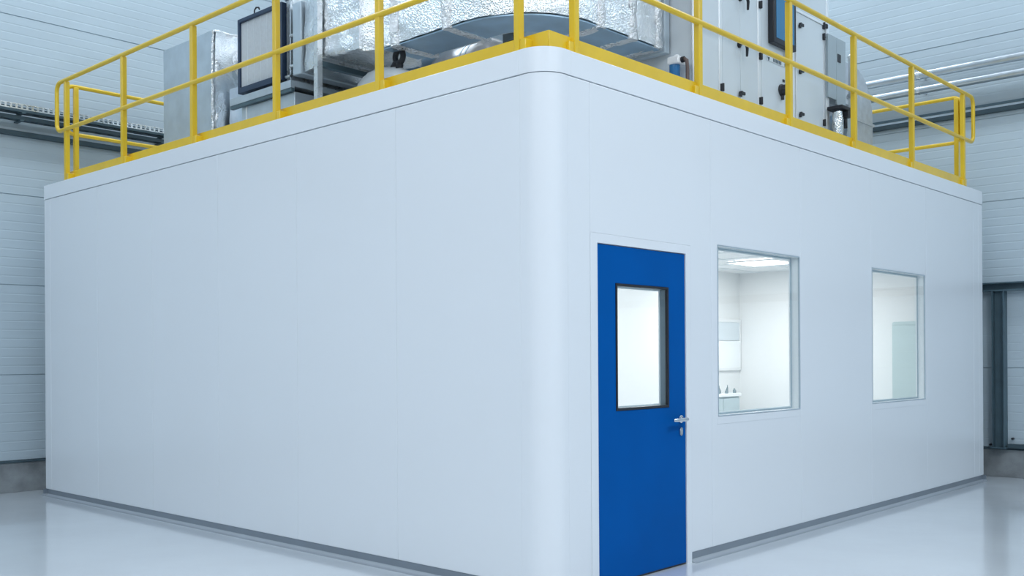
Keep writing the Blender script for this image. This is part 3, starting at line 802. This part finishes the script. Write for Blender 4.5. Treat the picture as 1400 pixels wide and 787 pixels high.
# touch screen
SY0, SY1, SZ0, SZ1 = 3.70, 4.12, 4.17, 4.72
sc = MB().box(AX - .004, AX + .055, SY0, SY1, SZ0, SZ1).build('touch_screen', M['black'], t, bevel=.008, label='blue touch screen in a thick black bezel')
MB().box(AX + .054, AX + .057, SY0 + .045, SY1 - .045, SZ0 + .05, SZ1 - .05).build('display', M['screen'], sc)
for (yy, zz, rr) in ((3.98, 4.47, .022), (3.975, 4.39, .025)):
    mb = MB(); mb.tube([(AX + .0575, yy + rr * math.cos(a), zz + rr * math.sin(a)) for a in [2 * PI * i / 20 for i in range(20)]], .004, 6, closed=True)
    mb.build('display_mark', M['icon'], sc)
MB().box(AX - .004, AX + .03, 3.985, 4.10, 4.105, 4.14).build('cable_gland', M['zinc'], t, bevel=.005)
# label strip with dark print and rotary isolator
lb = MB().box(AX + .003, AX + .0052, 3.665, 4.10, 4.015, 4.06).build('name_plate', M['plate'], swd)
mb = MB(); fx0, fx1 = AX + .0052, AX + .0062
mb.prism([(3.672, 4.045), (3.715, 4.045), (3.700, 4.012), (3.690, 4.012)], 'x', fx0, fx1)
y = 3.775
for k, w in enumerate([.018, .02, .016, .022, .018, .02]):
    mb.box(fx0, fx1, y, y + w, 4.02, 4.05)
    y += w + .007
y = 3.985
for w in (.024, .02, .028):
    mb.box(fx0, fx1, y, y + w, 4.018, 4.05); y += w + .006
mb.build('print', M['ink'], lb, smooth=0)
iso = MB().lathe([(.056, -.0), (.056, .014), (.048, .02), (.044, .06), (.034, .078), (.005, .08)], (AX, 3.93, 3.795), 'x', 24)
iso.box(AX + .05, AX + .085, 3.915, 3.945, 3.755, 3.835); iso.cyl((AX + .02, 3.92, 3.745), (AX + .02, 3.92, 3.705), .014, 10)
iso.build('isolator_switch', M['black'], swd, bevel=.002, label='black rotary isolator switch')
MB().box(AX, AX + .006, 3.955, 3.99, 3.878, 3.90).build('indicator', M['black'], swd)

# condensate filter on the side of the unit
t = thing('condensate_filter', 'small white filter head with blue bowl on the cabinet side', 'filter', (-.73, 2.42, 3.55))
mb = MB(); mb.box(-.775, -.665, 2.37, 2.495, 3.735, 3.795); mb.lathe([(.03, 3.795), (.025, 3.815), (.005, 3.82)], (-.72, 2.43, 0), 'z', 16)
mb.build('head', M['white'], t, bevel=.012, seg=3)
MB().lathe([(.032, 3.54), (.042, 3.56), (.044, 3.735)], (-.735, 2.425, 0), 'z', 20).build('bowl', M['bluebowl'], t)
MB().tube([(-.67, 2.42, 3.765), (-.635, 2.42, 3.765), (-.618, 2.42, 3.75), (-.612, 2.42, 3.70), (-.61, 2.42, 3.40), (-.61, 2.42, ZR)], .015, 12).build('drain_pipe', M['brown'], t)
MB().cyl((-.665, 2.42, 3.765), (-.64, 2.42, 3.765), .024, 12).build('union_nut', M['black'], t)

# 6 grey control cabinet, galvanised elbow, foil pipes to its right
t = thing('control_cabinet', 'grey two-door control cabinet beyond the pale air handler', 'control cabinet', (-.7, 5.0, 3.86))
MB().box(-.69, -.60, 4.905, 5.21, 3.90, 4.51).build('body', M['gbox'], t, bevel=.006)
MB().box(-.60, -.578, 4.83, 5.008, 3.90, 4.515).build('door', M['gbox'], t, bevel=.004)
MB().box(-.60, -.578, 5.012, 5.215, 3.86, 4.515).build('door', M['gbox'], t, bevel=.004)
MB().box(-.578, -.572, 5.03, 5.10, 4.28, 4.36).build('display_window', M['black'], t, bevel=.003)
t = thing('galvanised_elbow', 'big grey galvanised duct elbow turning down into the roof', 'duct', (-.9, 5.6, ZR))
EC = (5.65, 3.912); ERO, ERI = .485, .06
pro = [(4.905, EC[1] + ERO)] + [(EC[0] + ERO * math.cos(a), EC[1] + ERO * math.sin(a)) for a in [PI / 2 - PI / 2 * i / 18 for i in range(19)]]
pro += [(EC[0] + ERO, ZR), (EC[0] + ERI, ZR)]
pro += [(EC[0] + ERI * math.cos(a), EC[1] + ERI * math.sin(a)) for a in [PI / 2 * i / 8 for i in range(9)]] + [(4.905, EC[1] + ERI)]
MB().prism(pro, 'x', -1.3, -.70).build('elbow', M['galv'], t, smooth=25)
mb = MB(); mb.box(-1.32, -.685, EC[0] + ERI - .02, EC[0] + ERO + .02, 3.84, 3.865)
mb.build('seam_flange', M['galv'], t)
# crumpled foil wrapped pipe with black clamp, foil block, slim riser
t = thing('foil_pipe', 'crumpled white foil pipe under the grey control cabinet', 'pipe', (-.52, 4.92, ZR))
mb = MB().tube([(-.50, 4.865, ZR + .02 * i + .022) for i in range(26)], .05, 18, radii=[.048 + .01 * noise.noise(Vector((i * .7, 1, 2))) for i in range(26)]); mb.crumple(.015, 16, 61)
mb.build('pipe', M['foil'], t, smooth=80)
mb = MB(); mb.box(-.585, -.43, 4.81, 5.06, 3.765, 3.80).box(-.50, -.43, 4.94, 5.01, 3.70, 3.765).cyl((-.47, 4.97, 3.60), (-.47, 4.97, 3.70), .018, 10)
mb.build('clamp_bar', M['black'], t, bevel=.006)
tag(foil_box(-.66, -.48, 5.04, 5.27, ZR + .01, 3.76, .04, .012, 8, 71).build('foil_block', M['foilb'], loc=(-.65, 5.2, ZR), smooth=80), 'foil-wrapped block between the foil pipe and the galvanised elbow', 'duct')
t = thing('riser_pipe', 'slim pale riser pipe beside the grey control cabinet', 'pipe', (-.56, 5.32, ZR))
MB().cyl((-.56, 5.32, ZR), (-.56, 5.32, 4.36), .035, 16).build('pipe', M['alu'], t)
MB().lathe([(.04, 4.36), (.042, 4.39), (.02, 4.42), (.004, 4.425)], (-.56, 5.32, 0), 'z', 16).build('cap', M['white'], t)
MB().lathe([(.05, 3.97), (.055, 3.99), (.05, 4.01)], (-.56, 5.32, 0), 'z', 16).build('collar', M['zinc'], t)

# ------------------------------------------------------------------ light
def area(name, loc, sx, sy, power, col=(.80, .905, 1.0), rot=(0, 0, 0)):
    l = bpy.data.lights.new(name, 'AREA'); l.shape = 'RECTANGLE'; l.size = sx; l.size_y = sy; l.energy = power; l.color = col
    o = bpy.data.objects.new(name, l); COL.objects.link(o); o.location = loc; o.rotation_euler = rot
    return o
NEU, COOL = (.81, .852, .90), (.74, .86, .97)
for x in (-4.5, -.5, 3.5, 7.5, 11):
    for y in (-13, -9.5, -6, -2.5, 1.5, 5.5):
        area('hall_light', (x, y, 8.6), 2.6, .5, 18, NEU)
# added unseen key lights, placed to brighten the cabin corner and fall off outwards
area('added_key_light', (.5, -4.7, 6.3), 2.6, 1.2, 190, NEU)
area('added_key_light', (2.6, -7.5, 6.8), 2.6, 1.2, 120, NEU)
area('added_key_light', (5.0, .6, 6.2), 1.2, 2.6, 230, NEU)
area('added_key_light', (7.5, -2.5, 6.8), 1.2, 2.6, 120, NEU)
# added unseen fill lights that brighten the upper hall walls and roof plant
for y in (-5, -1.5, 2.0): area('added_wall_fill', (-5.6, y, 7.6), .5, 2.4, 70, COOL)
for x in (-2.5, 1.2, 4.8): area('added_wall_fill', (x, 6.2, 7.6), 2.4, .5, 66, COOL)
for (lx, ly, pw) in ((-1.9, 5.95, 31), (-1.9, 3.55, 30), (-1.3, 1.75, 9)):
    area('cabin_light', (lx, ly, 2.452), .55, .55, pw, (1.0, .975, .975))

w = bpy.data.worlds.new('hall_air'); SC.world = w; w.use_nodes = True
w.node_tree.nodes['Background'].inputs['Color'].default_value = (.55, .7, .85, 1); w.node_tree.nodes['Background'].inputs['Strength'].default_value = .05

# ------------------------------------------------------------------ camera
cd = bpy.data.cameras.new('camera'); cam = bpy.data.objects.new('camera', cd); COL.objects.link(cam)
r = Vector((0.7330054736841581, 0.6801975831957394, -0.005850073823304181)); u = Vector((0.0048407834310100475, 0.003383797726676067, 0.9999825582122515)); bk = Vector((0.6802055148003705, -0.7330210076987016, -0.0008123469350534465))
mx = Matrix((r, u, bk)).transposed().to_4x4(); mx.translation = Vector((3.788466437108004, -4.3841452996186705, 1.4124328248850024))
cam.matrix_world = mx
cd.sensor_width = 36; cd.lens = 1378.501 * 36 / 1400
cd.shift_y = (486.295 - 393.5) / 1400
cd.clip_start = .05; cd.clip_end = 100
SC.camera = cam

SC.view_settings.view_transform = 'Standard'; SC.view_settings.look = 'None'
SC.view_settings.gamma = 1; SC.view_settings.use_curve_mapping = False
SC.view_settings.exposure = 0.0
SC.cycles.use_denoising = True
SC.cycles.max_bounces = 10; SC.cycles.diffuse_bounces = 5; SC.cycles.glossy_bounces = 5; SC.cycles.transparent_max_bounces = 12
SC.cycles.sample_clamp_indirect = 8
SC.cycles.caustics_reflective = False; SC.cycles.caustics_refractive = False
